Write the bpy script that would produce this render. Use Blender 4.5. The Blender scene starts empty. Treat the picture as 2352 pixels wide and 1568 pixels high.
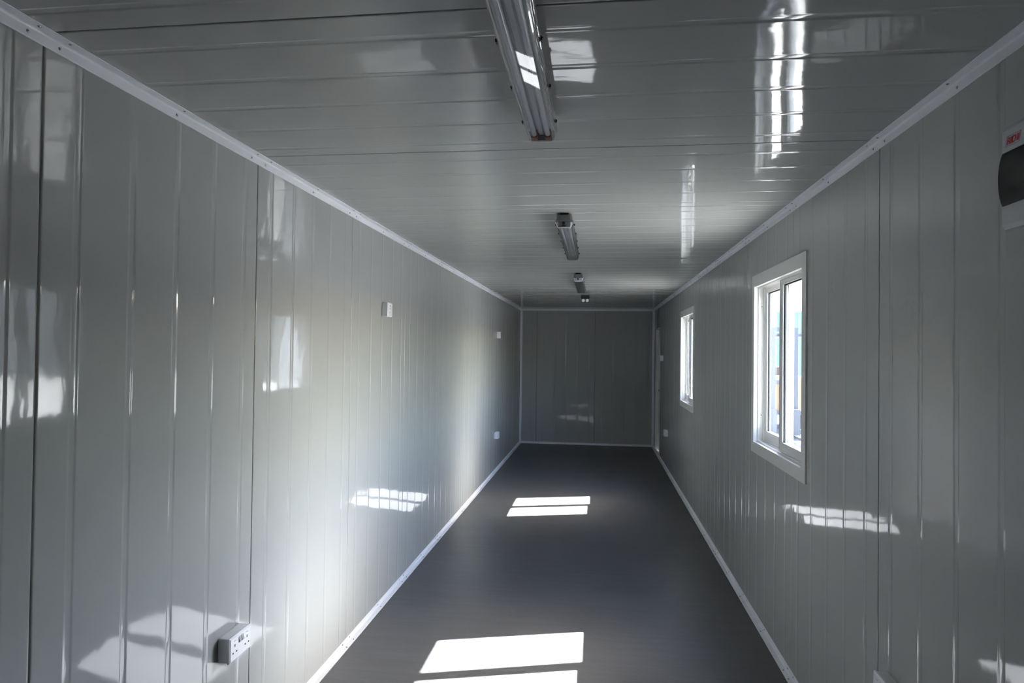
import bpy, bmesh, math, random
from mathutils import Matrix, Vector
random.seed(7)
SC = bpy.context.scene
COL = SC.collection
PI = math.pi

# ------------------------------------------------------------------ room measures (metres)
W, H = 2.26, 2.305            # inside width and height
YF, YB = -0.65, 11.207        # wall behind the camera, far wall
P0, PW = 1.384, 0.990         # first seam in view, panel pitch
A = 0.0316                    # width of the corner trim flanges

# ------------------------------------------------------------------ camera
cam_data = bpy.data.cameras.new('camera')
cam = bpy.data.objects.new('camera', cam_data)
COL.objects.link(cam)
SC.camera = cam
cam_data.sensor_fit = 'HORIZONTAL'
cam_data.sensor_width = 36.0
cam_data.lens = 23.010
cam_data.clip_start = 0.02
cam_data.clip_end = 2000
right = Vector((0.99160524, 0.12869417, 0.01252449))
up = Vector((-0.01042049, -0.01700914, 0.99980103))
fwd = Vector((-0.1288816, 0.99153845, 0.01552529))
m = Matrix((right, up, -fwd)).transposed().to_4x4()
m.translation = Vector((1.30726, 0.0, 1.56434))
cam.matrix_world = m

# ------------------------------------------------------------------ light: sky, sun, exposure
SUN_DIR = Vector((-0.958, -0.291, -1.0)).normalized()
world = bpy.data.worlds.new('world')
SC.world = world
world.use_nodes = True
wn = world.node_tree
wn.nodes.clear()
w_out = wn.nodes.new('ShaderNodeOutputWorld')
w_bg = wn.nodes.new('ShaderNodeBackground')
sky = wn.nodes.new('ShaderNodeTexSky')
sky.sky_type = 'NISHITA'
sky.sun_disc = False
sky.sun_elevation = math.asin(-SUN_DIR.z)
sky.sun_rotation = math.atan2(-SUN_DIR.x, -SUN_DIR.y)
sky.air_density = 1.0
sky.dust_density = 2.0
sky.ozone_density = 1.0
w_bg.inputs['Strength'].default_value = 0.42
wn.links.new(sky.outputs[0], w_bg.inputs[0])
wn.links.new(w_bg.outputs[0], w_out.inputs[0])

sun_data = bpy.data.lights.new('sun', 'SUN')
sun_data.energy = 21.0
sun_data.angle = math.radians(0.53)
sun_data.color = (1.0, 0.985, 0.975)
sun = bpy.data.objects.new('sun', sun_data)
COL.objects.link(sun)
sun.rotation_euler = (-SUN_DIR).to_track_quat('Z', 'Y').to_euler()
sun.location = (12, 8, 12)

SC.view_settings.view_transform = 'Standard'
SC.view_settings.look = 'None'
SC.view_settings.gamma = 1.0
SC.view_settings.use_curve_mapping = False
SC.view_settings.exposure = 3.7
SC.cycles.max_bounces = 14
SC.cycles.diffuse_bounces = 8
SC.cycles.glossy_bounces = 6
SC.cycles.transmission_bounces = 6
SC.cycles.transparent_max_bounces = 16
SC.cycles.caustics_reflective = True
SC.cycles.caustics_refractive = False
SC.cycles.blur_glossy = 0.3
SC.cycles.sample_clamp_indirect = 4.0
SC.cycles.use_denoising = True

# ------------------------------------------------------------------ materials
def mat(name):
    mt = bpy.data.materials.new(name)
    mt.use_nodes = True
    nt = mt.node_tree
    b = nt.nodes['Principled BSDF']
    return mt, nt, b

def pbr(name, col, rough=0.5, metal=0.0, spec=0.5, coat=0.0, noise=None, bump=None):
    """noise = (scale, amount) mottles the colour, bump = (scale, distance)"""
    mt, nt, b = mat(name)
    b.inputs['Base Color'].default_value = (*col, 1)
    b.inputs['Roughness'].default_value = rough
    b.inputs['Metallic'].default_value = metal
    b.inputs['Specular IOR Level'].default_value = spec
    b.inputs['Coat Weight'].default_value = coat
    b.inputs['Coat Roughness'].default_value = 0.05
    tc = nt.nodes.new('ShaderNodeTexCoord')
    if noise:
        n = nt.nodes.new('ShaderNodeTexNoise')
        n.inputs['Scale'].default_value = noise[0]
        n.inputs['Detail'].default_value = 5
        r = nt.nodes.new('ShaderNodeMapRange')
        r.inputs['To Min'].default_value = 1 - noise[1]
        r.inputs['To Max'].default_value = 1 + noise[1]
        mx = nt.nodes.new('ShaderNodeVectorMath'); mx.operation = 'SCALE'
        mx.inputs[0].default_value = col
        nt.links.new(tc.outputs['Object'], n.inputs['Vector'])
        nt.links.new(n.outputs['Fac'], r.inputs['Value'])
        nt.links.new(r.outputs[0], mx.inputs['Scale'])
        nt.links.new(mx.outputs[0], b.inputs['Base Color'])
    if bump:
        n = nt.nodes.new('ShaderNodeTexNoise')
        n.inputs['Scale'].default_value = bump[0]
        n.inputs['Detail'].default_value = 2
        bp = nt.nodes.new('ShaderNodeBump')
        bp.inputs['Distance'].default_value = bump[1]
        nt.links.new(tc.outputs['Object'], n.inputs['Vector'])
        nt.links.new(n.outputs['Fac'], bp.inputs['Height'])
        nt.links.new(bp.outputs[0], b.inputs['Normal'])
    return mt

def panel_material(name, along, smudge=False):
    """prepainted sheet steel: glossy off-white, slightly uneven so that reflections waver.
    along = axis the profile runs along; the waviness is stretched that way"""
    mt, nt, b = mat(name)
    L = nt.links
    geo = nt.nodes.new('ShaderNodeNewGeometry')
    oi = nt.nodes.new('ShaderNodeObjectInfo')
    off = nt.nodes.new('ShaderNodeVectorMath'); off.operation = 'SCALE'
    off.inputs[0].default_value = (13.0, 7.0, 19.0)
    L.new(oi.outputs['Random'], off.inputs['Scale'])
    add = nt.nodes.new('ShaderNodeVectorMath'); add.operation = 'ADD'
    L.new(geo.outputs['Position'], add.inputs[0]); L.new(off.outputs[0], add.inputs[1])
    def height(scale, stretch, detail, dist, prev):
        mp = nt.nodes.new('ShaderNodeMapping')
        s = [1.0, 1.0, 1.0]; s[along] = stretch
        mp.inputs['Scale'].default_value = s
        L.new(add.outputs[0], mp.inputs['Vector'])
        n = nt.nodes.new('ShaderNodeTexNoise')
        n.inputs['Scale'].default_value = scale
        n.inputs['Detail'].default_value = detail
        L.new(mp.outputs[0], n.inputs['Vector'])
        bp = nt.nodes.new('ShaderNodeBump')
        bp.inputs['Strength'].default_value = 1.0
        bp.inputs['Distance'].default_value = dist
        L.new(n.outputs['Fac'], bp.inputs['Height'])
        if prev: L.new(prev.outputs[0], bp.inputs['Normal'])
        return bp, n
    b1, _ = height(4.0, 0.6, 1.0, 0.0030, None)
    b2, n2 = height(26.0, 0.5, 1.5, 0.00026, b1)
    L.new(b2.outputs[0], b.inputs['Normal'])
    # colour: faint batch difference from panel to panel, optional hand smudges
    mr = nt.nodes.new('ShaderNodeMapRange')
    mr.inputs['To Min'].default_value = 0.975; mr.inputs['To Max'].default_value = 1.015
    L.new(oi.outputs['Random'], mr.inputs['Value'])
    sc = nt.nodes.new('ShaderNodeVectorMath'); sc.operation = 'SCALE'
    sc.inputs[0].default_value = PANEL_COL
    L.new(mr.outputs[0], sc.inputs['Scale'])
    last = sc.outputs[0]
    if smudge:
        for (sy, sz, ry, rz, seed) in ((2.83, 1.84, .07, .10, 1.0), (2.85, 1.68, .05, .09, 5.0), (2.12, 1.72, .14, .10, 9.0)):
            mp = nt.nodes.new('ShaderNodeMapping'); mp.vector_type = 'TEXTURE'
            mp.inputs['Location'].default_value = (W, sy, sz)
            mp.inputs['Scale'].default_value = (1, ry, rz)
            L.new(geo.outputs['Position'], mp.inputs['Vector'])
            ln = nt.nodes.new('ShaderNodeVectorMath'); ln.operation = 'LENGTH'
            L.new(mp.outputs[0], ln.inputs[0])
            f1 = nt.nodes.new('ShaderNodeMapRange')
            f1.inputs['From Min'].default_value = 1.0; f1.inputs['From Max'].default_value = 0.2
            L.new(ln.outputs['Value'], f1.inputs['Value'])
            n = nt.nodes.new('ShaderNodeTexNoise'); n.inputs['Scale'].default_value = 34; n.inputs['Detail'].default_value = 4
            a2 = nt.nodes.new('ShaderNodeVectorMath'); a2.operation = 'ADD'; a2.inputs[1].default_value = (seed, seed, 0)
            L.new(geo.outputs['Position'], a2.inputs[0]); L.new(a2.outputs[0], n.inputs['Vector'])
            f2 = nt.nodes.new('ShaderNodeMapRange')
            f2.inputs['From Min'].default_value = 0.5; f2.inputs['From Max'].default_value = 0.68
            L.new(n.outputs['Fac'], f2.inputs['Value'])
            mu = nt.nodes.new('ShaderNodeMath'); mu.operation = 'MULTIPLY'
            L.new(f1.outputs[0], mu.inputs[0]); L.new(f2.outputs[0], mu.inputs[1])
            m3 = nt.nodes.new('ShaderNodeMath'); m3.operation = 'MULTIPLY'; m3.inputs[1].default_value = 0.5
            L.new(mu.outputs[0], m3.inputs[0])
            mx = nt.nodes.new('ShaderNodeMix'); mx.data_type = 'RGBA'
            mx.inputs['B'].default_value = (0.36, 0.30, 0.25, 1)
            L.new(m3.outputs[0], mx.inputs['Factor']); L.new(last, mx.inputs['A'])
            last = mx.outputs['Result']
    L.new(last, b.inputs['Base Color'])
    b.inputs['Roughness'].default_value = 0.5
    b.inputs['Specular IOR Level'].default_value = 0.0
    b.inputs['Coat Weight'].default_value = 0.9
    b.inputs['Coat Roughness'].default_value = 0.055
    b.inputs['Coat IOR'].default_value = 1.45
    L.new(b2.outputs[0], b.inputs['Coat Normal'])
    return mt

PANEL_COL = (0.398, 0.404, 0.397)
M_WALL = panel_material('wall_sheet_steel', 2)
M_WALLR = panel_material('wall_sheet_steel_smudged', 2, True)
M_CEIL = panel_material('ceiling_sheet_steel', 0)
M_BACK = panel_material('back_sheet_steel', 2)
M_CORE = pbr('panel_core', (0.10, 0.10, 0.095), 0.9)
M_OUTER = pbr('outer_skin', (0.75, 0.76, 0.77), 0.4, noise=(2, .04))
M_TRIM = pbr('white_trim', (0.74, 0.75, 0.80), 0.32, spec=0.5, bump=(9, .0006))
M_SCREW = pbr('zinc_screw', (0.50, 0.50, 0.50), 0.25, metal=1.0)
M_UPVC = pbr('white_window_frame', (0.66, 0.66, 0.645), 0.22, noise=(30, .02))
M_GASKET = pbr('black_gasket', (0.012, 0.012, 0.014), 0.6)
M_PLASTIC = pbr('white_plastic', (0.78, 0.79, 0.83), 0.28, bump=(60, .0002))
M_SLOT = pbr('dark_slot', (0.008, 0.008, 0.008), 0.7)
M_SWITCH = pbr('grey_rocker', (0.42, 0.43, 0.45), 0.3)
M_HOUSING = pbr('grey_housing', (0.17, 0.175, 0.18), 0.5, noise=(40, .05))
M_TRAY = pbr('lamp_tray', (0.72, 0.73, 0.75), 0.35)
M_TUBE = pbr('lamp_tube', (0.82, 0.83, 0.85), 0.25)
M_BROWN = pbr('lamp_holder', (0.42, 0.14, 0.03), 0.5)
M_LATCH = pbr('black_latch', (0.012, 0.012, 0.013), 0.4)
M_BOARD = pbr('board_plastic', (0.47, 0.475, 0.50), 0.35)
M_RED = pbr('red_print', (0.55, 0.02, 0.03), 0.5)
M_GREYP = pbr('grey_print', (0.25, 0.25, 0.26), 0.5)
M_BREAKER = pbr('breaker_grey', (0.16, 0.16, 0.15), 0.5)
M_DOOR = pbr('door_paint', (0.60, 0.61, 0.60), 0.3)
M_CABLE = pbr('cable_black', (0.02, 0.02, 0.02), 0.5)

def glassy(name, tint, ior=1.5, rough=0.0, gain=1.0):
    mt = bpy.data.materials.new(name); mt.use_nodes = True
    nt = mt.node_tree; nt.nodes.clear()
    o = nt.nodes.new('ShaderNodeOutputMaterial')
    t = nt.nodes.new('ShaderNodeBsdfTransparent'); t.inputs[0].default_value = (*tint, 1)
    g = nt.nodes.new('ShaderNodeBsdfGlossy'); g.inputs['Roughness'].default_value = rough
    f = nt.nodes.new('ShaderNodeFresnel'); f.inputs['IOR'].default_value = ior
    mx = nt.nodes.new('ShaderNodeMixShader')
    # reflect at the outer faces only: rays go straight through, so the inner faces must not mirror them again
    gm = nt.nodes.new('ShaderNodeNewGeometry')
    su = nt.nodes.new('ShaderNodeMath'); su.operation = 'SUBTRACT'; su.inputs[0].default_value = 1.0
    mu = nt.nodes.new('ShaderNodeMath'); mu.operation = 'MULTIPLY'
    su.inputs[0].default_value = 1.0
    gn = nt.nodes.new('ShaderNodeMath'); gn.operation = 'MULTIPLY'; gn.use_clamp = True; gn.inputs[1].default_value = gain
    nt.links.new(gm.outputs['Backfacing'], su.inputs[1]); nt.links.new(su.outputs[0], mu.inputs[0]); nt.links.new(f.outputs[0], mu.inputs[1])
    nt.links.new(mu.outputs[0], gn.inputs[0]); nt.links.new(gn.outputs[0], mx.inputs[0]); nt.links.new(t.outputs[0], mx.inputs[1]); nt.links.new(g.outputs[0], mx.inputs[2])
    nt.links.new(mx.outputs[0], o.inputs[0])
    return mt
M_GLASS = glassy('window_glass', (0.93, 0.95, 0.95))
M_LENS = glassy('clear_acrylic', (0.84, 0.85, 0.87), 1.58, 0.015, 1.9)     # both faces of the thin sheet mirror
M_SMOKE = glassy('smoked_cover', (0.04, 0.036, 0.024), 1.45, 0.10)

def floor_material():
    mt, nt, b = mat('grey_floor_sheet')
    L = nt.links
    geo = nt.nodes.new('ShaderNodeNewGeometry')
    def noise(scale, s, detail):
        mp = nt.nodes.new('ShaderNodeMapping'); mp.inputs['Scale'].default_value = s
        L.new(geo.outputs['Position'], mp.inputs['Vector'])
        n = nt.nodes.new('ShaderNodeTexNoise'); n.inputs['Scale'].default_value = scale; n.inputs['Detail'].default_value = detail
        L.new(mp.outputs[0], n.inputs['Vector']); return n
    streak = noise(5, (0.35, 5, 1), 6)
    blot = noise(2.2, (1, 1, 1), 5)
    r1 = nt.nodes.new('ShaderNodeMapRange'); r1.inputs['From Min'].default_value = .3; r1.inputs['From Max'].default_value = .7
    r1.inputs['To Min'].default_value = 0.88; r1.inputs['To Max'].default_value = 1.12
    L.new(streak.outputs['Fac'], r1.inputs['Value'])
    r2 = nt.nodes.new('ShaderNodeMapRange'); r2.inputs['From Min'].default_value = .3; r2.inputs['From Max'].default_value = .7
    r2.inputs['To Min'].default_value = 0.9; r2.inputs['To Max'].default_value = 1.1
    L.new(blot.outputs['Fac'], r2.inputs['Value'])
    mu = nt.nodes.new('ShaderNodeMath'); mu.operation = 'MULTIPLY'
    L.new(r1.outputs[0], mu.inputs[0]); L.new(r2.outputs[0], mu.inputs[1])
    # scattered pale grit
    vor = nt.nodes.new('ShaderNodeTexVoronoi'); vor.inputs['Scale'].default_value = 7
    L.new(geo.outputs['Position'], vor.inputs['Vector'])
    sp = nt.nodes.new('ShaderNodeMath'); sp.operation = 'LESS_THAN'; sp.inputs[1].default_value = 0.02
    L.new(vor.outputs['Distance'], sp.inputs[0])
    ad = nt.nodes.new('ShaderNodeMath'); ad.operation = 'MULTIPLY_ADD'; ad.inputs[1].default_value = 0.8
    L.new(sp.outputs[0], ad.inputs[0]); L.new(mu.outputs[0], ad.inputs[2])
    sc = nt.nodes.new('ShaderNodeVectorMath'); sc.operation = 'SCALE'
    sc.inputs[0].default_value = (0.080, 0.081, 0.086)
    L.new(ad.outputs[0], sc.inputs['Scale'])
    L.new(sc.outputs[0], b.inputs['Base Color'])
    r3 = nt.nodes.new('ShaderNodeMapRange')
    r3.inputs['To Min'].default_value = 0.26; r3.inputs['To Max'].default_value = 0.42
    L.new(blot.outputs['Fac'], r3.inputs['Value']); L.new(r3.outputs[0], b.inputs['Roughness'])
    b.inputs['Specular IOR Level'].default_value = 0.62
    fine = noise(60, (1, 1, 1), 3)
    bp = nt.nodes.new('ShaderNodeBump'); bp.inputs['Distance'].default_value = 0.0006
    L.new(fine.outputs['Fac'], bp.inputs['Height']); L.new(bp.outputs[0], b.inputs['Normal'])
    return mt
M_FLOOR = floor_material()

# ------------------------------------------------------------------ mesh helpers
def tag(o, label=None, cat=None, group=None, kind=None):
    if label: o['label'] = label
    if cat: o['category'] = cat
    if group: o['group'] = group
    if kind: o['kind'] = kind
    return o

def empty(name, loc=(0, 0, 0), rz=0.0):
    o = bpy.data.objects.new(name, None)
    o.empty_display_size = 0.1
    COL.objects.link(o)
    o.location = loc
    o.rotation_euler = (0, 0, rz)
    return o

def link(name, me, parent=None):
    o = bpy.data.objects.new(name, me)
    COL.objects.link(o)
    if parent: o.parent = parent
    return o

class MB:
    """collects faces; every call adds its own vertices"""
    def __init__(s): s.v = []; s.f = []; s.sm = []
    def poly(s, pts, smooth=False):
        n = len(s.v); s.v += [tuple(p) for p in pts]; s.f.append(tuple(range(n, n + len(pts)))); s.sm.append(smooth)
    def mesh(s, vs, fs, smooth=False):
        n = len(s.v); s.v += [tuple(p) for p in vs]
        for f in fs: s.f.append(tuple(i + n for i in f)); s.sm.append(smooth)
    def box(s, x0, x1, y0, y1, z0, z1):
        v = [(x, y, z) for x in (x0, x1) for y in (y0, y1) for z in (z0, z1)]
        s.mesh(v, [(0, 1, 3, 2), (4, 6, 7, 5), (0, 4, 5, 1), (2, 3, 7, 6), (0, 2, 6, 4), (1, 5, 7, 3)])
    def bbox(s, x0, x1, y0, y1, z0, z1, r=0.002, seg=2):
        """box with rounded edges"""
        bm = bmesh.new()
        bmesh.ops.create_cube(bm, size=1)
        for v in bm.verts:
            v.co = Vector(((x0 + x1) / 2 + v.co.x * (x1 - x0), (y0 + y1) / 2 + v.co.y * (y1 - y0), (z0 + z1) / 2 + v.co.z * (z1 - z0)))
        bmesh.ops.bevel(bm, geom=bm.edges[:], offset=r, segments=seg, affect='EDGES', profile=0.5)
        bm.verts.index_update()
        s.mesh([v.co[:] for v in bm.verts], [[v.index for v in f.verts] for f in bm.faces])
        bm.free()
    def cyl(s, c, axis, r, h, n=16, r2=None, caps=True, smooth=True):
        """cylinder or cone frustum from c along axis (0,1,2)"""
        r2 = r if r2 is None else r2
        ring = lambda t, rr: [tuple(c[k] + (t if k == axis else rr * (math.cos(2 * PI * i / n) if k == (axis + 1) % 3 else math.sin(2 * PI * i / n))) for k in range(3)) for i in range(n)]
        a, b = ring(0, r), ring(h, r2)
        s.mesh(a + b, [(i, (i + 1) % n, n + (i + 1) % n, n + i) for i in range(n)], smooth)
        if caps:
            s.mesh(a, [tuple(range(n))[::-1]]); s.mesh(b, [tuple(range(n))])
    def dome(s, c, axis, sign, r, h, n=10):
        rings = []
        for k in range(4):
            a = k / 4 * PI / 2
            rr, t = r * math.cos(a), h * math.sin(a) * sign
            rings.append([tuple(c[j] + (t if j == axis else rr * (math.cos(2 * PI * i / n) if j == (axis + 1) % 3 else math.sin(2 * PI * i / n))) for j in range(3)) for i in range(n)])
        top = tuple(c[j] + (h * sign if j == axis else 0) for j in range(3))
        vs = sum(rings, []) + [top]
        fs = [(k * n + i, k * n + (i + 1) % n, (k + 1) * n + (i + 1) % n, (k + 1) * n + i) for k in range(3) for i in range(n)]
        fs += [(3 * n + i, 3 * n + (i + 1) % n, 4 * n) for i in range(n)]
        s.mesh(vs, fs, True)
    def extrude(s, prof, axis, t0, t1, closed=True, caps=True, smooth=False):
        """prof: 2-D points in the two other axes (cyclic order axis+1, axis+2)"""
        def P(p, t):
            q = [0, 0, 0]; q[axis] = t; q[(axis + 1) % 3] = p[0]; q[(axis + 2) % 3] = p[1]; return tuple(q)
        n = len(prof)
        vs = [P(p, t0) for p in prof] + [P(p, t1) for p in prof]
        s.mesh(vs, [(i, (i + 1) % n, n + (i + 1) % n, n + i) for i in range(n if closed else n - 1)], smooth)
        if caps and closed:
            s.mesh([P(p, t0) for p in prof], [tuple(range(n))[::-1]])
            s.mesh([P(p, t1) for p in prof], [tuple(range(n))])
    def data(s, name, material, recalc=True):
        me = bpy.data.meshes.new(name)
        me.from_pydata(s.v, [], s.f)
        me.polygons.foreach_set('use_smooth', s.sm)
        me.materials.append(material)
        if recalc:
            bm = bmesh.new(); bm.from_mesh(me)
            bmesh.ops.recalc_face_normals(bm, faces=bm.faces[:])
            bm.to_mesh(me); bm.free()
        me.update()
        return me
    def build(s, name, material, parent=None, recalc=True):
        return link(name, s.data(name, material, recalc), parent)

def ring_mesh(mb, x0, x1, oy0, oy1, oz0, oz1, iy0, iy1, iz0, iz1):
    """rectangular frame in the y-z plane, x0..x1 deep, mitred"""
    for x, flip in ((x0, 0), (x1, 1)):
        O = [(x, oy0, oz0), (x, oy1, oz0), (x, oy1, oz1), (x, oy0, oz1)]
        I = [(x, iy0, iz0), (x, iy1, iz0), (x, iy1, iz1), (x, iy0, iz1)]
        for i in range(4):
            q = [O[i], O[(i + 1) % 4], I[(i + 1) % 4], I[i]]
            mb.poly(q if flip else q[::-1])
    for (ya, yb, za, zb) in ((oy0, oy1, oz0, oz1), (iy0, iy1, iz0, iz1)):
        c = [(ya, za), (yb, za), (yb, zb), (ya, zb)]
        for i in range(4):
            p, q = c[i], c[(i + 1) % 4]
            mb.poly([(x0, *p), (x0, *q), (x1, *q), (x1, *p)])

# ------------------------------------------------------------------ sheet-steel panels
def profile(width):
    """(u, depth) across one panel: rounded joint edges, shallow pressed grooves every 197 mm"""
    g = 0.0018
    pts = [(g, .012), (g, .0030), (g + .0008, .0012), (g + .0022, .0003), (g + .005, 0.0), (g + .0065, 0.0), (g + .010, 0.0)]
    gd, tw, gw = 0.0014, 0.0095, 0.031
    k = 0
    while True:
        o = 0.095 + 0.197 * k
        if o + gw > width - 0.012: break
        pts += [(o - .05, 0.0), (o - .0035, 0.0), (o - .0012, 0.0)]
        for i in range(7):
            t = i / 6; pts.append((o + t * tw, gd * (0.5 - 0.5 * math.cos(PI * t))))
        for i in range(7):
            t = 1 - i / 6; pts.append((o + gw - t * tw, gd * (0.5 - 0.5 * math.cos(PI * t))))
        pts += [(o + gw + .0012, 0.0), (o + gw + .0035, 0.0)]
        k += 1
    pts += [(width - g - .010, 0.0), (width - g - .0065, 0.0), (width - g - .005, 0.0), (width - g - .0022, .0003), (width - g - .0008, .0012), (width - g, .0030), (width - g, .012)]
    return pts

def make_panel(y0, y1, place, length, holes, material, parent, full=PW, start=0.0):
    """place(u, t, d) -> xyz. start: how far into the full panel this one begins (cut panels)"""
    prof = [(u, d) for (u, d) in profile(full)]
    u0, u1 = start, start + (y1 - y0)
    def dep(u):
        for i in range(len(prof) - 1):
            if prof[i][0] <= u <= prof[i + 1][0] and prof[i + 1][0] > prof[i][0]:
                f = (u - prof[i][0]) / (prof[i + 1][0] - prof[i][0]); return prof[i][1] + f * (prof[i + 1][1] - prof[i][1])
        return 0
    pts = [(u, d) for (u, d) in prof if u0 <= u <= u1]
    if u0 > 0.001: pts = [(u0, dep(u0))] + pts
    if u1 < full - 0.001: pts = pts + [(u1, dep(u1))]
    hs = [(a - y0 + u0, b - y0 + u0, c, d) for (a, b, c, d) in holes if b > y0 and a < y1]
    for (a, b, c, d) in hs:
        for e in (a, b):
            if pts[0][0] < e < pts[-1][0]:
                pts.append((e, dep(e)))
    pts.sort(key=lambda p: p[0]) if hs else None
    mb = MB()
    cuts = sorted({0.0, length} | {c for h in hs for c in h[2:]})
    rows = [[place(y0 + u - u0, t, d) for (u, d) in pts] for t in cuts]
    n = len(pts)
    fs = []
    for j in range(len(cuts) - 1):
        tm = (cuts[j] + cuts[j + 1]) / 2
        for i in range(n - 1):
            um = (pts[i][0] + pts[i + 1][0]) / 2
            if any(a < um < b and c < tm < d for (a, b, c, d) in hs): continue
            fs.append((j * n + i, j * n + i + 1, (j + 1) * n + i + 1, (j + 1) * n + i))
    mb.mesh(sum(rows, []), fs, True)
    return mb.build('panel', material, parent, recalc=False)

W1 = dict(y=0.0, oy=(3.185, 4.140), oz=(1.030, 1.985))       # hole in the wall
DYW = 3.49
HOLES = [(3.178, 4.148, 1.022, 1.993), (3.178 + DYW, 4.148 + DYW, 1.022, 1.993), (10.14, 10.885, 0.0, 1.965)]

def slab_with_holes(name, x0, x1, material, holes):
    """solid wall slab behind the sheet, x0..x1, pierced by the openings"""
    mb = MB()
    ys = sorted({YF, YB} | {v for h in holes for v in h[:2]})
    for a, b in zip(ys, ys[1:]):
        h = [q for q in holes if q[0] <= (a + b) / 2 <= q[1]]
        if not h: mb.box(x0, x1, a, b, 0, H); continue
        h = h[0]
        if h[2] > 0: mb.box(x0, x1, a, b, 0, h[2])
        mb.box(x0, x1, a, b, h[3], H)
    o = mb.build(name, material)
    tag(o, kind='structure')
    return o

def seams(y0, y1):
    s = P0 - PW * 4
    out = []
    while s < y1:
        a, b = max(s, y0), min(s + PW, y1)
        if b - a > 0.02: out.append((a, b, a - s))
        s += PW
    return out

wall_l = slab_with_holes('wall_left', -0.055, -0.0118, M_CORE, [])
tag(wall_l, 'long left wall of glossy off-white ribbed sheet panels', 'wall')
for a, b, st in seams(YF, YB):
    make_panel(a, b, lambda u, t, d: (-d, u, t), H, [], M_WALL, wall_l, start=st)
wall_r = slab_with_holes('wall_right', W + .0118, W + .055, M_CORE, HOLES)
tag(wall_r, 'long right wall of off-white ribbed panels with two windows', 'wall')
for a, b, st in seams(YF, YB):
    make_panel(a, b, lambda u, t, d: (W + d, u, t), H, HOLES, M_WALLR, wall_r, start=st)

cb = MB(); cb.box(-0.055, W + .055, YF - .055, YB + .055, H + .0118, H + .06)
ceiling = tag(cb.build('ceiling', M_CORE), 'glossy off-white ceiling of ribbed panels laid crosswise', 'ceiling', kind='structure')
for a, b, st in seams(YF, YB):
    make_panel(a, b, lambda u, t, d: (t, u, H + d), W, [], M_CEIL, ceiling, start=st)

bb = MB(); bb.box(-0.055, W + .055, YB + .0118, YB + .055, -.06, H + .012)
wall_b = tag(bb.build('wall_back', M_CORE), 'dim far end wall of ribbed off-white panels', 'wall', kind='structure')
for a, b, st in ((0, .2835, .7065), (.2835, 1.2735, 0), (1.2735, W, 0)):
    make_panel(a, b, lambda u, t, d: (u, YB + d, t), H, [], M_BACK, wall_b, start=st)
fb = MB(); fb.box(-0.055, W + .055, YF - .055, YF - .0118, -.06, H + .012)
wall_f = tag(fb.build('wall_front', M_CORE), 'near end wall of ribbed panels behind the viewer', 'wall', kind='structure')
for a, b, st in ((0, .2835, .7065), (.2835, 1.2735, 0), (1.2735, W, 0)):
    make_panel(a, b, lambda u, t, d: (u, YF - d, t), H, [], M_BACK, wall_f, start=st)

fl = MB(); fl.box(-.055, W + .055, YF - .055, YB + .055, -.06, 0)
floor = tag(fl.build('floor', M_FLOOR), 'smooth dark grey floor sheet', 'floor', kind='structure')

# ------------------------------------------------------------------ corner trims with screws
screw_me = {}
def screw(parent, c, axis, sign, r=.0046):
    key = (axis, sign, r)
    if key not in screw_me:
        mb = MB(); mb.cyl((0, 0, 0), axis, r, .0008 * sign, 10); 
        c0 = [0, 0, 0]; c0[axis] = .0008 * sign
        mb.dome(tuple(c0), axis, sign, r * .8, .0024, 8)
        screw_me[key] = mb.data('screw', M_SCREW)
    o = link('screw', screw_me[key], parent); o.location = c
    return o

TH = .0016
def L_profile(sx, sz):
    """angle with a soft hollow crease: corner at origin, flanges towards sx, sz"""
    r = .006
    pts = [(A, .0)]
    pts += [(A, TH), (A - .004, TH + .0006), (r + TH, TH)]
    for i in range(1, 5):
        a = -PI / 2 - i * PI / 10
        pts.append((TH + r + r * math.cos(a), TH + r + r * math.sin(a)))
    pts += [(TH, TH + r), (TH + .0006, A - .004), (TH, A), (0, A), (0, 0)]
    return [(sx * p[0], sz * p[1]) for p in pts]

def screw_ys():
    out = []
    s = P0 - 2 * PW
    while s < YB:
        for d in (-.047, .047, .495):
            if YF + .05 < s + d < YB - .05: out.append(s + d)
        s += PW
    return out

SPLICE = 5.33
def long_trim(name, x, z, sx, sz, label):
    """trim along y in the corner (x, z)"""
    root = tag(empty(name), label, 'trim', kind='structure')
    prof = [(z + q, x + p) for (p, q) in L_profile(sx, sz)]      # order for axis y: (z, x)
    for a, b in ((YF, SPLICE - .0012), (SPLICE + .0012, YB)):
        mb = MB(); mb.extrude(prof, 1, a, b)
        mb.build('angle_strip', M_TRIM, root)
    ys = screw_ys() + [SPLICE - .035, SPLICE + .035]
    for y in ys:
        j = random.uniform(-.006, .006)
        screw(root, (x + sx * TH, y + j, z + sz * (A * .55)), 0, sx)
        screw(root, (x + sx * (A * .62), y + .012 + j, z + sz * TH), 2, sz)
    return root
long_trim('baseboard_left', 0, 0, 1, 1, 'white metal angle along the foot of the left wall')
long_trim('baseboard_right', W, 0, -1, 1, 'white metal angle along the foot of the right wall')
long_trim('trim_1', 0, H, 1, -1, 'white metal angle where left wall meets ceiling')
long_trim('trim_2', W, H, -1, -1, 'white metal angle where right wall meets ceiling')

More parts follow.
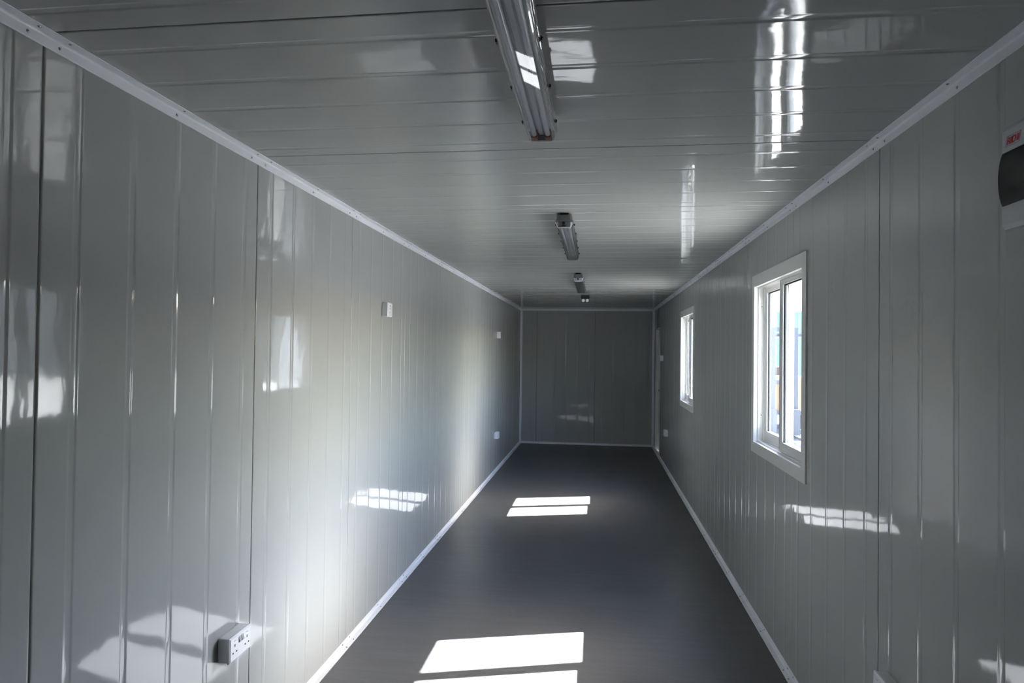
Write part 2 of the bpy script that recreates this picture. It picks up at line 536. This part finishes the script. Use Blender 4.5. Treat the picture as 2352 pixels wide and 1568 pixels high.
def cross_trim(name, z, sz, label):
    root = tag(empty(name), label, 'trim', kind='structure')
    prof = [(YB - p, z + q) for (p, q) in L_profile(1, sz)]      # axis x: (y, z)
    mb = MB(); mb.extrude(prof, 0, .0, W); mb.build('angle_strip', M_TRIM, root)
    for x in (.24, .33, .78, 1.23, 1.32, 1.8):
        screw(root, (x, YB - TH, z + sz * .02), 1, -1)
    return root
cross_trim('baseboard_back', 0, 1, 'white metal angle along the foot of the far wall')
cross_trim('trim_3', H, -1, 'white metal angle where far wall meets ceiling')
def post_trim(name, x, sx, label):
    root = tag(empty(name), label, 'trim', kind='structure')
    prof = [(x + p, YB - q) for (p, q) in L_profile(sx, 1)]      # axis z: (x, y)
    mb = MB(); mb.extrude(prof, 2, .002, H - .002); mb.build('angle_strip', M_TRIM, root)
    for z in (.15, .7, 1.25, 1.8, 2.2):
        screw(root, (x + sx * .02, YB - TH, z), 1, -1)
    return root
post_trim('trim_4', 0, 1, 'white upright angle in the far left corner')
post_trim('trim_5', W, -1, 'white upright angle in the far right corner')

# ------------------------------------------------------------------ windows
def make_window(name, dy, shift, label, near_shift=0.0):
    root = tag(empty(name, (0, dy, 0)), label, 'window', kind='structure')
    # casing: flat mitred surround on the wall
    mb = MB()
    ring_mesh(mb, W - .009, W - .0002, 3.135, 4.187, .977, 2.043, 3.193, 4.128, 1.036, 1.978)
    c = mb.build('casing', M_UPVC, root)
    bv = c.modifiers.new('b', 'BEVEL'); bv.width = .0012; bv.segments = 2; bv.limit_method = 'ANGLE'
    # frame box with tracks
    mb = MB()
    ring_mesh(mb, W - .008, W + .085, 3.179, 4.147, 1.023, 1.992, 3.199, 4.127, 1.040, 1.974)
    for x in (W + .016, W + .046, W + .076):        # track ridges all round
        ring_mesh(mb, x - .0015, x + .0015, 3.195, 4.130, 1.036, 1.978, 3.210, 4.116, 1.051, 1.963)
    ring_mesh(mb, W + .0795, W + .0855, 3.14, 4.187, .98, 2.04, 3.222, 4.104, 1.060, 1.948)
    fr = mb.build('frame', M_UPVC, root)
    for z in (1.20, 1.855):
        for y, s in ((4.127, -1), (3.199, 1)):
            sm = MB(); sm.cyl((W + .036, y, z), 1, .0028, .0012 * s, 8); sm.build('screw', M_SLOT, fr)
    # sashes: outer one at the far side, inner one nearer
    for nm, x, ya, yb, g0, g1, ztop, zbot, gz0, gz1, sh in (
            ('outer', W + .061, 3.600, 4.112, 3.660, 4.055, 1.968, 1.045, 1.112, 1.934, shift),
            ('inner', W + .031, 3.205, 3.672, 3.245, 3.611, 1.970, 1.042, 1.104, 1.938, near_shift)):
        d = .0115
        mb = MB()
        ring_mesh(mb, x - d, x + d, ya + sh, yb + sh, zbot, ztop, g0 + sh, g1 + sh, gz0, gz1)
        # raised bead lines on the room face
        ring_mesh(mb, x - d - .0022, x - d + .001, ya + sh + .004, yb + sh - .004, zbot + .012, ztop - .004, ya + sh + .009, yb + sh - .009, zbot + .018, ztop - .009)
        sa = mb.build('sash', M_UPVC, root)
        mb = MB()
        ring_mesh(mb, x - .004, x + .004, g0 + sh + .0002, g1 + sh - .0002, gz0 + .0002, gz1 - .0002, g0 + sh + .008, g1 + sh - .015, gz0 + .0018, gz1 - .008)
        mb.build('gasket', M_GASKET, sa)
        mb = MB(); mb.box(x - .0022, x + .0022, g0 + sh + .001, g1 + sh - .001, gz0 + .001, gz1 - .001)
        mb.build('glass', M_GLASS, sa)
        if nm == 'inner':
            mb = MB(); mb.bbox(x - d - .012, x - d, yb - .030 + sh, yb - .012 + sh, 1.46, 1.54, .002)
            # small latch on the meeting stile
    return root
make_window('window_1', 0.0, 0.0, 'nearer white framed sliding window in the right wall')
make_window('window_2', DYW, -.0, 'farther white framed sliding window in the right wall')

# ------------------------------------------------------------------ door at the far end of the right wall
dr = tag(empty('door_1'), 'pale recessed door at the far end of the right wall', 'door', kind='structure')
mb = MB()
y0, y1, zt = 10.14, 10.885, 1.965
mb.extrude([(y0, 0), (y0, zt), (y1, zt), (y1, 0), (y1 - .022, 0), (y1 - .022, zt - .022), (y0 + .022, zt - .022), (y0 + .022, 0)], 0, W - .002, W + .085)
mb.build('frame', M_DOOR, dr)
mb = MB(); mb.bbox(W + .045, W + .08, y0 + .024, y1 - .024, .007, zt - .024, .002)
lf = mb.build('door_leaf', M_DOOR, dr)
mb = MB(); mb.cyl((W + .045, y0 + .085, 1.0), 0, .010, -.045, 12); mb.bbox(W - .010, W + .002, y0 + .075, y0 + .20, .99, 1.01, .003)
mb.build('door_handle', M_SCREW, dr)

# ------------------------------------------------------------------ ceiling lights
def make_batten(name, y0, label, Lg=1.24):
    root = tag(empty(name, (1.128, y0, H)), label, 'light', 'batten lights in a row along the ceiling')
    # spacers between ceiling and housing
    for yy in (.02, Lg - .07):
        mb = MB(); mb.box(-.022, .022, yy, yy + .05, -.009, 0)
        mb.build('bracket', M_LATCH, root)
    # housing, a shallow trough with softened ends
    bm = bmesh.new()
    def loft(secs, smooth=False):
        mb2 = MB(); n = len(secs[0])
        vs = sum(secs, [])
        fs = [(k * n + i, k * n + (i + 1) % n, (k + 1) * n + (i + 1) % n, (k + 1) * n + i) for k in range(len(secs) - 1) for i in range(n)]
        mb2.mesh(vs, fs, smooth); return mb2, n
    def sect(hw, hl0, hl1, z, r, n=4):
        """rounded rectangle in plan at height z"""
        pts = []
        for cx, cy, a0 in ((hw - r, hl1 - r, 0), (-hw + r, hl1 - r, PI / 2), (-hw + r, hl0 + r, PI), (hw - r, hl0 + r, 3 * PI / 2)):
            for i in range(n + 1):
                a = a0 + i * PI / 2 / n
                pts.append((cx + r * math.cos(a), cy + r * math.sin(a), z))
        return pts
    secs = [sect(.036, .014, Lg - .014, -.009, .010), sect(.040, .006, Lg - .006, -.014, .012), sect(.044, .003, Lg - .003, -.040, .012), sect(.049, 0, Lg, -.042, .013), sect(.049, 0, Lg, -.0475, .013), sect(.044, .006, Lg - .006, -.0475, .010)]
    mb, n = loft(secs)
    mb.mesh(secs[0], [tuple(range(n))]); mb.mesh(secs[-1], [tuple(range(n))])
    hs = mb.build('housing', M_HOUSING, root)
    bm.free()
    # cable gland and moulded marks on the near end
    for e, sgn in ((.0085, 1), (Lg - .0085, -1)):
        mb = MB(); mb.bbox(-.0325, .0325, min(e, e + sgn * .003), max(e, e + sgn * .003), -.0755, -.0475, .001); mb.build('end_plate', M_SWITCH, root)
    mb = MB(); mb.cyl((-.003, .006, -.0575), 1, .0078, -.010, 16); mb.cyl((-.003, -.004, -.0575), 1, .0050, -.003, 12)
    mb.build('cable_gland', M_LATCH, root)
    mb = MB()
    for x in (-.012, -.001): mb.box(x, x + .009, .0062, .0084, -.0715, -.0680)
    mb.build('moulded_marks', M_LATCH, root)['kind'] = 'stuff'
    # reflector tray with raised spine
    mb = MB()
    prof = [(-.0480, -.040), (-.0490, -.030), (-.0530, -.010), (-.0600, -.006), (-.0600, .006), (-.0530, .010), (-.0490, .030), (-.0480, .040), (-.0465, .040), (-.0465, -.040)]
    mb.extrude(prof, 1, .02, Lg - .02)
    mb.build('reflector_tray', M_TRAY, root)
    for s in (-1, 1):
        mb = MB(); mb.cyl((s * .021, .045, -.0655), 1, .0080, Lg - .09, 14)
        tb = mb.build('tube', M_TUBE, root)
        for ya, yb in ((.012, .045), (Lg - .045, Lg - .012)):
            mb = MB(); mb.bbox(s * .021 - .0095, s * .021 + .0095, ya, yb, -.0765, -.050, .003)
            mb.build('tube_holder', M_BROWN, tb)
    # clear lens: closed thin-walled cover with prismatic sides
    def lens_ring(hw, e0, z, r): return sect(hw, e0, Lg - e0, z, r)
    steps = [(.0480, .0005, -.0476), (.0472, .001, -.0510), (.0458, .002, -.0535), (.0455, .002, -.0565), (.0436, .003, -.0590), (.0434, .003, -.0620), (.0414, .0045, -.0650), (.0411, .0047, -.0690), (.0385, .007, -.0750), (.0355, .010, -.0785), (.0310, .014, -.0800)]
    secs = [lens_ring(hw, e, z, .012) for hw, e, z in steps]
    mb, n = loft(secs, False)
    # bottom: slightly bowed, with fine longitudinal flutes
    nx = 12
    bot = []
    for j, yy in enumerate((.0145, .05, Lg - .05, Lg - .0145)):
        for i in range(nx + 1):
            x = -.0306 + .0612 * i / nx
            z = -.0800 - .0006 * (1 - (x / .0306) ** 2)
            bot.append((x, yy, z if j in (1, 2) else -.0800))
    n0 = len(mb.v); mb.v += bot
    for j in range(3):
        for i in range(nx):
            mb.f.append((n0 + j * (nx + 1) + i, n0 + j * (nx + 1) + i + 1, n0 + (j + 1) * (nx + 1) + i + 1, n0 + (j + 1) * (nx + 1) + i)); mb.sm.append(True)
    mb.build('clear_cover', M_LENS, root)
    # bright moulded rim round the near end of the cover
    mb = MB()
    for hw, e, z in ((.0335, .0112, -.0800),):
        mb.bbox(-hw, hw, e - .0045, e + .001, z - .0016, z + .0028, .0008)
    for s in (-1, 1):
        v = [(s * .046, .0015, -.052), (s * .0335, .0105, -.0795)]
        mb.mesh([(v[0][0] - .0022, v[0][1] - .002, v[0][2]), (v[0][0] + .0022, v[0][1] - .002, v[0][2]), (v[1][0] + .0022, v[1][1] - .002, v[1][2]), (v[1][0] - .0022, v[1][1] - .002, v[1][2]),
                 (v[0][0] - .0016, v[0][1] + .001, v[0][2]), (v[0][0] + .0016, v[0][1] + .001, v[0][2]), (v[1][0] + .0016, v[1][1] + .001, v[1][2]), (v[1][0] - .0016, v[1][1] + .001, v[1][2])],
                [(0, 1, 2, 3), (7, 6, 5, 4), (0, 4, 5, 1), (1, 5, 6, 2), (2, 6, 7, 3), (3, 7, 4, 0)])
    mb.build('cover_rim', M_PLASTIC, root)
    # black spring latches, five a side
    me = {}
    for s in (-1, 1):
        mb = MB()
        pr = [(-.039, s * .0455), (-.046, s * .0538), (-.0525, s * .0520), (-.0525, s * .0480), (-.046, s * .0490)]
        mb.extrude(pr, 1, -.006, .006)
        me[s] = mb.data('latch', M_LATCH)
        for k in range(5):
            o = link('latch', me[s], root); o.location = (0, .10 + k * (Lg - .20) / 4, 0)
    return root
make_batten('batten_light', .815, 'nearest long clear-covered batten light, running out of the top of the picture')
make_batten('batten_light', 3.462, 'second long batten light, with its grey end and cable hole facing us')
make_batten('batten_light', 6.10, 'third batten light, the small farthest long one on the ceiling')

em = tag(empty('emergency_light', (1.150, 8.50, H)), 'tiny fitting with two pale rounded heads, farthest on the ceiling', 'light')
mb = MB(); mb.bbox(-.058, .058, -.02, .06, -.047, 0, .006); mb.build('housing', M_LATCH, em)
for s in (-1, 1):
    mb = MB(); mb.cyl((s * .026, -.022, -.070), 1, .022, .05, 18, .014); mb.build('lamp_head', M_LATCH, em)
    mb = MB(); mb.dome((s * .026, -.022, -.070), 1, -1, .020, .010, 16); mb.build('lamp_lens', M_PLASTIC, em)

# ------------------------------------------------------------------ sockets and switches
def make_socket(name, side, ya, yb, za, zb, d, kind, label, group=None):
    """side 0: left wall facing +x, side 1: right wall facing -x.  kind: double, single, switch"""
    sx = 1 if side == 0 else -1
    X0 = 0 if side == 0 else W
    cy, cz = (ya + yb) / 2, (za + zb) / 2
    root = tag(empty(name, (X0, cy, cz)), label, 'switch' if kind == 'switch' else 'socket', group)
    hy, hz = (yb - ya) / 2, (zb - za) / 2
    def bx(mb, x0, x1, *r, rr=.002):
        a, b = sorted((sx * x0, sx * x1)); mb.bbox(a, b, *r, rr)
    mb = MB(); bx(mb, 0.0003, d - .0095, -hy + .0015, hy - .0015, -hz + .0015, hz - .0015, rr=.0035)
    mb.build('back_box', M_PLASTIC, root)
    # faceplate: bevelled rim, shallow raised face
    mb = MB()
    a, b, c = (hy, hz, d - .009), (hy, hz, d - .004), (hy - .006, hz - .006, d)
    rect = lambda q: [(sx * q[2], -q[0], -q[1]), (sx * q[2], q[0], -q[1]), (sx * q[2], q[0], q[1]), (sx * q[2], -q[0], q[1])]
    R = [rect(a), rect(b), rect(c)]
    vs = sum(R, [])
    mb.mesh(vs, [(k * 4 + i, k * 4 + (i + 1) % 4, (k + 1) * 4 + (i + 1) % 4, (k + 1) * 4 + i) for k in range(2) for i in range(4)] + [(8, 9, 10, 11), (3, 2, 1, 0)])
    fp = mb.build('faceplate', M_PLASTIC, root)
    # helper for inset dark slots: thin blocks let into the face
    def slot(nm, y, z, w, h, m, t=.0006):
        mb = MB(); bx(mb, d - .002, d + t, y - w / 2, y + w / 2, z - h / 2, z + h / 2, rr=.0004)
        return mb.build(nm, m, root)
    f = 1 if side == 0 else -1              # as seen from inside the room, left-to-right runs this way in y
    if kind == 'double':
        for q in (-1, 1):
            oy = q * .040
            slot('earth_slot', oy, .010, .0042, .010, M_SLOT)
            for e in (-1, 1): slot('pin_slot', oy + e * .0115, -.014, .0072, .0050, M_SLOT)
            slot('indicator', oy, .0265, .0150, .0014, M_SLOT, .0004)
        for q in (-1, 1):
            mb = MB()
            bx(mb, d - .001, d + .0008, q * .0085 - .0075, q * .0085 + .0075, .0085, .0305, rr=.0006)
            # tilted rocker
            x = d + .0008
            y_0, y_1 = q * .0085 - .0062, q * .0085 + .0062
            mb.mesh([(sx * x, y_0, .010), (sx * x, y_1, .010), (sx * x, y_1, .029), (sx * x, y_0, .029), (sx * (x + .0042), y_0, .012), (sx * (x + .0042), y_1, .012)],
                    [(0, 1, 5, 4), (4, 5, 2, 3), (0, 4, 3), (1, 2, 5)])
            mb.build('rocker', M_SWITCH, root)
    elif kind == 'single':
        slot('earth_slot', -.004, .008, .0042, .009, M_SLOT)
        slot('rocker', .0, .0235, .008, .008, M_SLOT)
        for e in (-1, 1): slot('pin_slot', -.004 + e * .0105, -.016, .006, .0055, M_SWITCH)
        slot('indicator', .022, .012, .003, .014, M_SWITCH)
        for q in (-1, 1):
            mb = MB(); mb.cyl((sx * (d - .001), q * .030, 0), 0, .0022, sx * .0014, 10); mb.build('screw', M_SCREW, root)
    elif kind == 'switch':
        mb = MB(); bx(mb, d - .001, d + .003, -.012, .012, -.020, .020, rr=.001); mb.build('rocker', M_PLASTIC, root)
    return root
D = .048
make_socket('double_socket', 0, 2.157, 2.300, .459, .547, D, 'double', 'white double power socket low on the left wall, nearest of all')
make_socket('socket_outlet', 0, 3.862, 3.948, 1.770, 1.856, .040, 'single', 'small square white outlet high on the left wall, the nearer of two')
make_socket('socket_outlet', 0, 8.505, 8.590, 1.737, 1.824, .042, 'single', 'small square white outlet high on the left wall, the farther one')
ls = make_socket('double_socket', 0, 8.400, 8.540, .428, .514, D, 'double', 'white double socket low on the left wall near the far end')
mb = MB(); mb.cyl((.02, .01, -.0425), 2, .007, -.014, 10); mb.build('cable_gland', M_CABLE, ls)
make_socket('light_switch', 1, 9.66, 9.745, 1.455, 1.538, .045, 'switch', 'white light switch beside the door on the right wall')
make_socket('double_socket', 1, 8.96, 9.10, .451, .536, D, 'double', 'white double socket low on the right wall near the door')
make_socket('double_socket', 1, 2.155, 2.300, .449, .537, .045, 'double', 'white double socket low on the right wall, cut by the bottom edge')

# ------------------------------------------------------------------ distribution board, right wall
db = tag(empty('distribution_board', (W, 1.565, 1.845)), 'white fuse board with curved dark smoked cover and small red lettered sticker', 'fuse board')
BW, BH, BD = .30, .226, .070       # width (towards the camera), height, depth
mb = MB(); mb.bbox(-BD * .62, -.0003, -BW + .004, -.004, .006, BH - .006, .006, 3)
mb.build('back_box', M_BOARD, db)
# front shell with an opening for the breakers, upper and lower bands sloping back a little
mb = MB()
zA, zB = .051, .168
pr = [(-BD * .60, 0.002), (-BD * .92, .000), (-BD, .010), (-BD - .001, zA), (-BD + .016, zA), (-BD + .016, .006), (-BD * .60, .006)]
def yz(seq): return [(z, x) for x, z in seq]
mb.extrude(yz(pr), 1, -BW, 0)
pr = [(-BD + .016, zB), (-BD - .001, zB), (-BD, BH - .010), (-BD * .92, BH), (-BD * .60, BH - .002), (-BD * .60, BH - .006), (-BD + .016, BH - .006)]
mb.extrude(yz(pr), 1, -BW, 0)
mb.box(-BD + .014, -BD * .6, -.010, -.0002, zA, zB); mb.box(-BD + .014, -BD * .6, -BW, -BW + .01, zA, zB)
mb.box(-BD * .62, -BD * .58, -BW + .01, -.01, zA, zB)
mb.build('front_cover', M_BOARD, db)
# row of breakers behind the smoked flap
for k in range(12):
    mb = MB(); y = -.030 - k * .0195
    mb.bbox(-BD * .62 - .010, -BD * .62, y - .0088, y + .0088, .075, .150, .0015)
    mb.bbox(-BD * .62 - .018, -BD * .62 - .009, y - .004, y + .004, .106, .122, .0015)
    mb.build('breaker', M_BREAKER, db)
# smoked flap: bowed outwards
n = 14
ring = []
for i in range(n + 1):
    t = i / n
    ring.append((-BD - .001 - .009 * math.sin(PI * t) ** .7, zA + .001 + (zB - zA - .002) * t))
inner = [(x + .002, z) for x, z in ring][::-1]
mb = MB(); mb.extrude(yz(ring + inner), 1, -BW + .004, -.003)
cov = mb.build('smoked_flap', M_SMOKE, db)
for yy in (-.003, -BW + .004):
    mb = MB(); mb.extrude(yz(ring + [(-BD + .015, zB - .001), (-BD + .015, zA + .001)]), 1, yy - .001, yy + .001); mb.build('flap_cheek', M_SMOKE, cov)
# sticker: outline and slanted letters
mb = MB()
sy0, sy1, sz0, sz1 = -.013, -.060, .179, .2005
def quad(mb, pts, x=-BD - .0012):
    """flat strokes in (y, z), given thickness"""
    n = len(pts)
    vs = [(x, y, z) for y, z in pts] + [(x + .0008, y, z) for y, z in pts]
    mb.mesh(vs, [tuple(range(n)), tuple(range(n, 2 * n))[::-1]] + [(i, (i + 1) % n, n + (i + 1) % n, n + i) for i in range(n)])
sh = lambda u, v: (sy0 + (sy1 - sy0) * u - .006 * v, sz0 + (sz1 - sz0) * v)
def stroke(mb, u0, v0, u1, v1, w=.045, wv=.10):
    if abs(v1 - v0) > abs(u1 - u0): p = [sh(u0 - w, v0), sh(u0 + w, v0), sh(u1 + w, v1), sh(u1 - w, v1)]
    else: p = [sh(u0, v0 - wv), sh(u1, v1 - wv), sh(u1, v1 + wv), sh(u0, v0 + wv)]
    quad(mb, p)
for (a, b, c, d_) in ((.0, .0, 1., .0), (.0, 1., 1., 1.), (.0, .0, .0, 1.), (1., .0, 1., 1.)): stroke(mb, a, b, c, d_, .010, .025)
mb.build('sticker_outline', M_GREYP, db)
LET = {'A': [(0, 0, .0, .75), (1, 0, 1, .75), (.0, .9, 1, .9), (0, .45, 1, .45)],
       'I': [(.5, 0, .5, 1)], 'C': [(.0, .05, .0, .95), (0, .92, 1, .92), (0, .08, 1, .08)],
       'H': [(0, 0, 0, 1), (1, 0, 1, 1), (0, .5, 1, .5)]}
x = .10
for ch, wd in (('A', .15), ('I', .05), ('C', .14), ('H', .15), ('I', .05)):
    mb = MB()
    for (a, b, c, d_) in LET[ch]:
        stroke(mb, x + a * wd, .17 + b * .66, x + c * wd, .17 + d_ * .66, .030, .075)
    mb.build('letter', M_RED, db)
    x += wd + .07

# ------------------------------------------------------------------ outside, seen through the windows
M_GROUND = pbr('yard_concrete', (0.13, 0.126, 0.12), 0.9, noise=(1.2, .12))
M_TEAL = pbr('teal_paint', (0.075, 0.155, 0.18), 0.6, noise=(3, .1))
M_ORANGE = pbr('orange_paint', (0.22, 0.10, 0.045), 0.45)
M_STEEL = pbr('dark_steel', (0.022, 0.025, 0.034), 0.6, noise=(8, .2))
M_WHITE = pbr('white_paint', (0.30, 0.30, 0.305), 0.5)
M_RUBBER = pbr('tyre_rubber', (0.03, 0.03, 0.03), 0.8)
GZ = -.18
mb = MB()
mb.mesh([(-300, -300, GZ), (900, -300, GZ), (900, 900, GZ), (-300, 900, GZ)], [(0, 1, 2, 3)])
ground = tag(mb.build('yard_ground', M_GROUND), 'bright sunlit concrete yard outside the windows', 'ground', kind='structure')
mb = MB()                       # outer skin of this cabin: roof and right flank with matching holes
ys = sorted({YF - .05, YB + .05} | {v for h in HOLES for v in h[:2]})
for a, b in zip(ys, ys[1:]):
    h = [q for q in HOLES if q[0] <= (a + b) / 2 <= q[1]]
    if not h: mb.box(W + .0555, W + .078, a, b, GZ + .05, H + .10); continue
    h = h[0]
    if h[2] > 0: mb.box(W + .0555, W + .078, a, b, GZ + .05, h[2])
    else: mb.box(W + .0555, W + .078, a, b, GZ + .05, -.001)
    mb.box(W + .0555, W + .078, a, b, h[3], H + .10)
mb.box(-.08, W + .0555, YF - .08, YB + .08, H + .0605, H + .10)
mb.box(-.078, -.0555, YF - .05, YB + .05, GZ + .05, H + .10)
mb.box(-.08, W + .078, YB + .0555, YB + .08, GZ + .05, H + .10)
mb.box(-.08, W + .078, YF - .08, YF - .0555, GZ + .05, H + .10)
mb.build('outer_skin', M_OUTER, wall_r)

def corrugated_container(name, x0, y0, lx, ly, h, m, label):
    root = tag(empty(name, (x0, y0, GZ)), label, 'container')
    # corrugated sides
    def wall(ax, t0, t1, fixed, nrm):
        mb = MB(); pts = []; u = t0; k = 0
        while u < t1 - .12:
            pts += [(u, 0), (u + .07, 0), (u + .10, .035), (u + .17, .035)]; u += .20
        pts.append((t1, 0))
        if ax == 0: v = [(p, fixed - nrm * d, z) for z in (.15, h - .12) for p, d in pts]
        else: v = [(fixed - nrm * d, p, z) for z in (.15, h - .12) for p, d in pts]
        n = len(pts)
        mb.mesh(v, [(i, i + 1, n + i + 1, n + i) for i in range(n - 1)])
        return mb.build('corrugated_side', m, root)
    wall(0, .1, lx - .1, .02, -1); wall(0, .1, lx - .1, ly - .02, 1)
    wall(1, .1, ly - .1, .02, -1); wall(1, .1, ly - .1, lx - .02, 1)
    for a, b in ((0, 0), (lx - .12, 0), (0, ly - .12), (lx - .12, ly - .12)):
        mb = MB(); mb.box(a, a + .12, b, b + .12, 0, h); mb.build('corner_post', m, root)
    mb = MB()
    for z0, z1 in ((0.02, .16), (h - .13, h - .01)):
        mb.box(.12, lx - .12, 0, .08, z0, z1); mb.box(.12, lx - .12, ly - .08, ly, z0, z1)
        mb.box(0, .08, .12, ly - .12, z0, z1); mb.box(lx - .08, lx, .12, ly - .12, z0, z1)
    mb.box(.05, lx - .05, .05, ly - .05, h - .05, h - .03)
    mb.build('rails', m, root)
    return root
corrugated_container('shipping_container', 8.93, 30.0, 2.9, 12.2, 3.72, M_TEAL, 'teal container seen washed out through the nearer window')

# forklift in front of the container
fk = tag(empty('forklift', (4.60, 13.6, GZ)), 'orange forklift with dark mast seen through the nearer window', 'vehicle')
mb = MB(); mb.bbox(.0, 1.15, .55, 2.05, .50, 1.30, .08, 3); mb.build('chassis', M_ORANGE, fk)
mb = MB()
for x in (.06, 1.02):
    mb.box(x, x + .07, .62, .69, .95, 2.15); mb.box(x, x + .07, 1.70, 1.77, 1.2, 2.15)
mb.box(.04, 1.11, .60, 1.80, 2.13, 2.19); mb.build('overhead_guard', M_STEEL, fk)
mb = MB()
for x in (.18, .62):
    mb.box(x, x + .11, .22, .36, .08, 2.30)
for z in (.25, 1.15, 2.22): mb.box(.29, .62, .24, .34, z, z + .09)
mb.build('mast', M_STEEL, fk)
mb = MB(); mb.box(.08, .83, .14, .20, .18, .26); mb.box(.08, .83, .14, .20, .55, .63)
for x in (.18, .62): mb.box(x, x + .12, -.75, .16, .10, .145); mb.box(x, x + .12, .10, .15, .10, .66)
mb.build('forks', M_STEEL, fk)
mb = MB(); mb.bbox(.32, .82, 1.05, 1.45, .95, 1.08, .03); mb.bbox(.32, .82, 1.40, 1.52, 1.05, 1.50, .03); mb.build('seat', M_RUBBER, fk)
for x in (-.06, .99):
    for y, r in ((.75, .30), (1.75, .24)):
        mb = MB(); mb.cyl((x, y, r), 0, r, .22, 24); wh = mb.build('wheel', M_RUBBER, fk)

# broad white post beside it
wc = tag(empty('white_post', (4.62, 12.35, GZ)), 'broad white post outside, overexposed, seen through the nearer window', 'post')
mb = MB(); mb.bbox(.02, .21, .0, .15, 0.02, 2.75, .01); mb.build('shaft', M_WHITE, wc)
mb = MB(); mb.bbox(-.06, .29, -.07, .22, 0.0, .03, .005); mb.build('foot_plate', M_WHITE, wc)

# high wall added beyond the yard, out of frame, to dim the window reflections
M_ADDED_WALL = pbr('added_yard_wall', (0.17, 0.16, 0.145), 0.8, noise=(.3, .08))
mb = MB()
for k in range(12): mb.box(14 + k * 4, 18 + k * 4 - .3, 34, 34.3, GZ, 5.0); mb.box(18 + k * 4 - .3, 18 + k * 4, 33.9, 34.4, GZ, 5.1)
fw = mb.build('added_yard_wall', M_ADDED_WALL, ground); fw['kind'] = 'stuff'
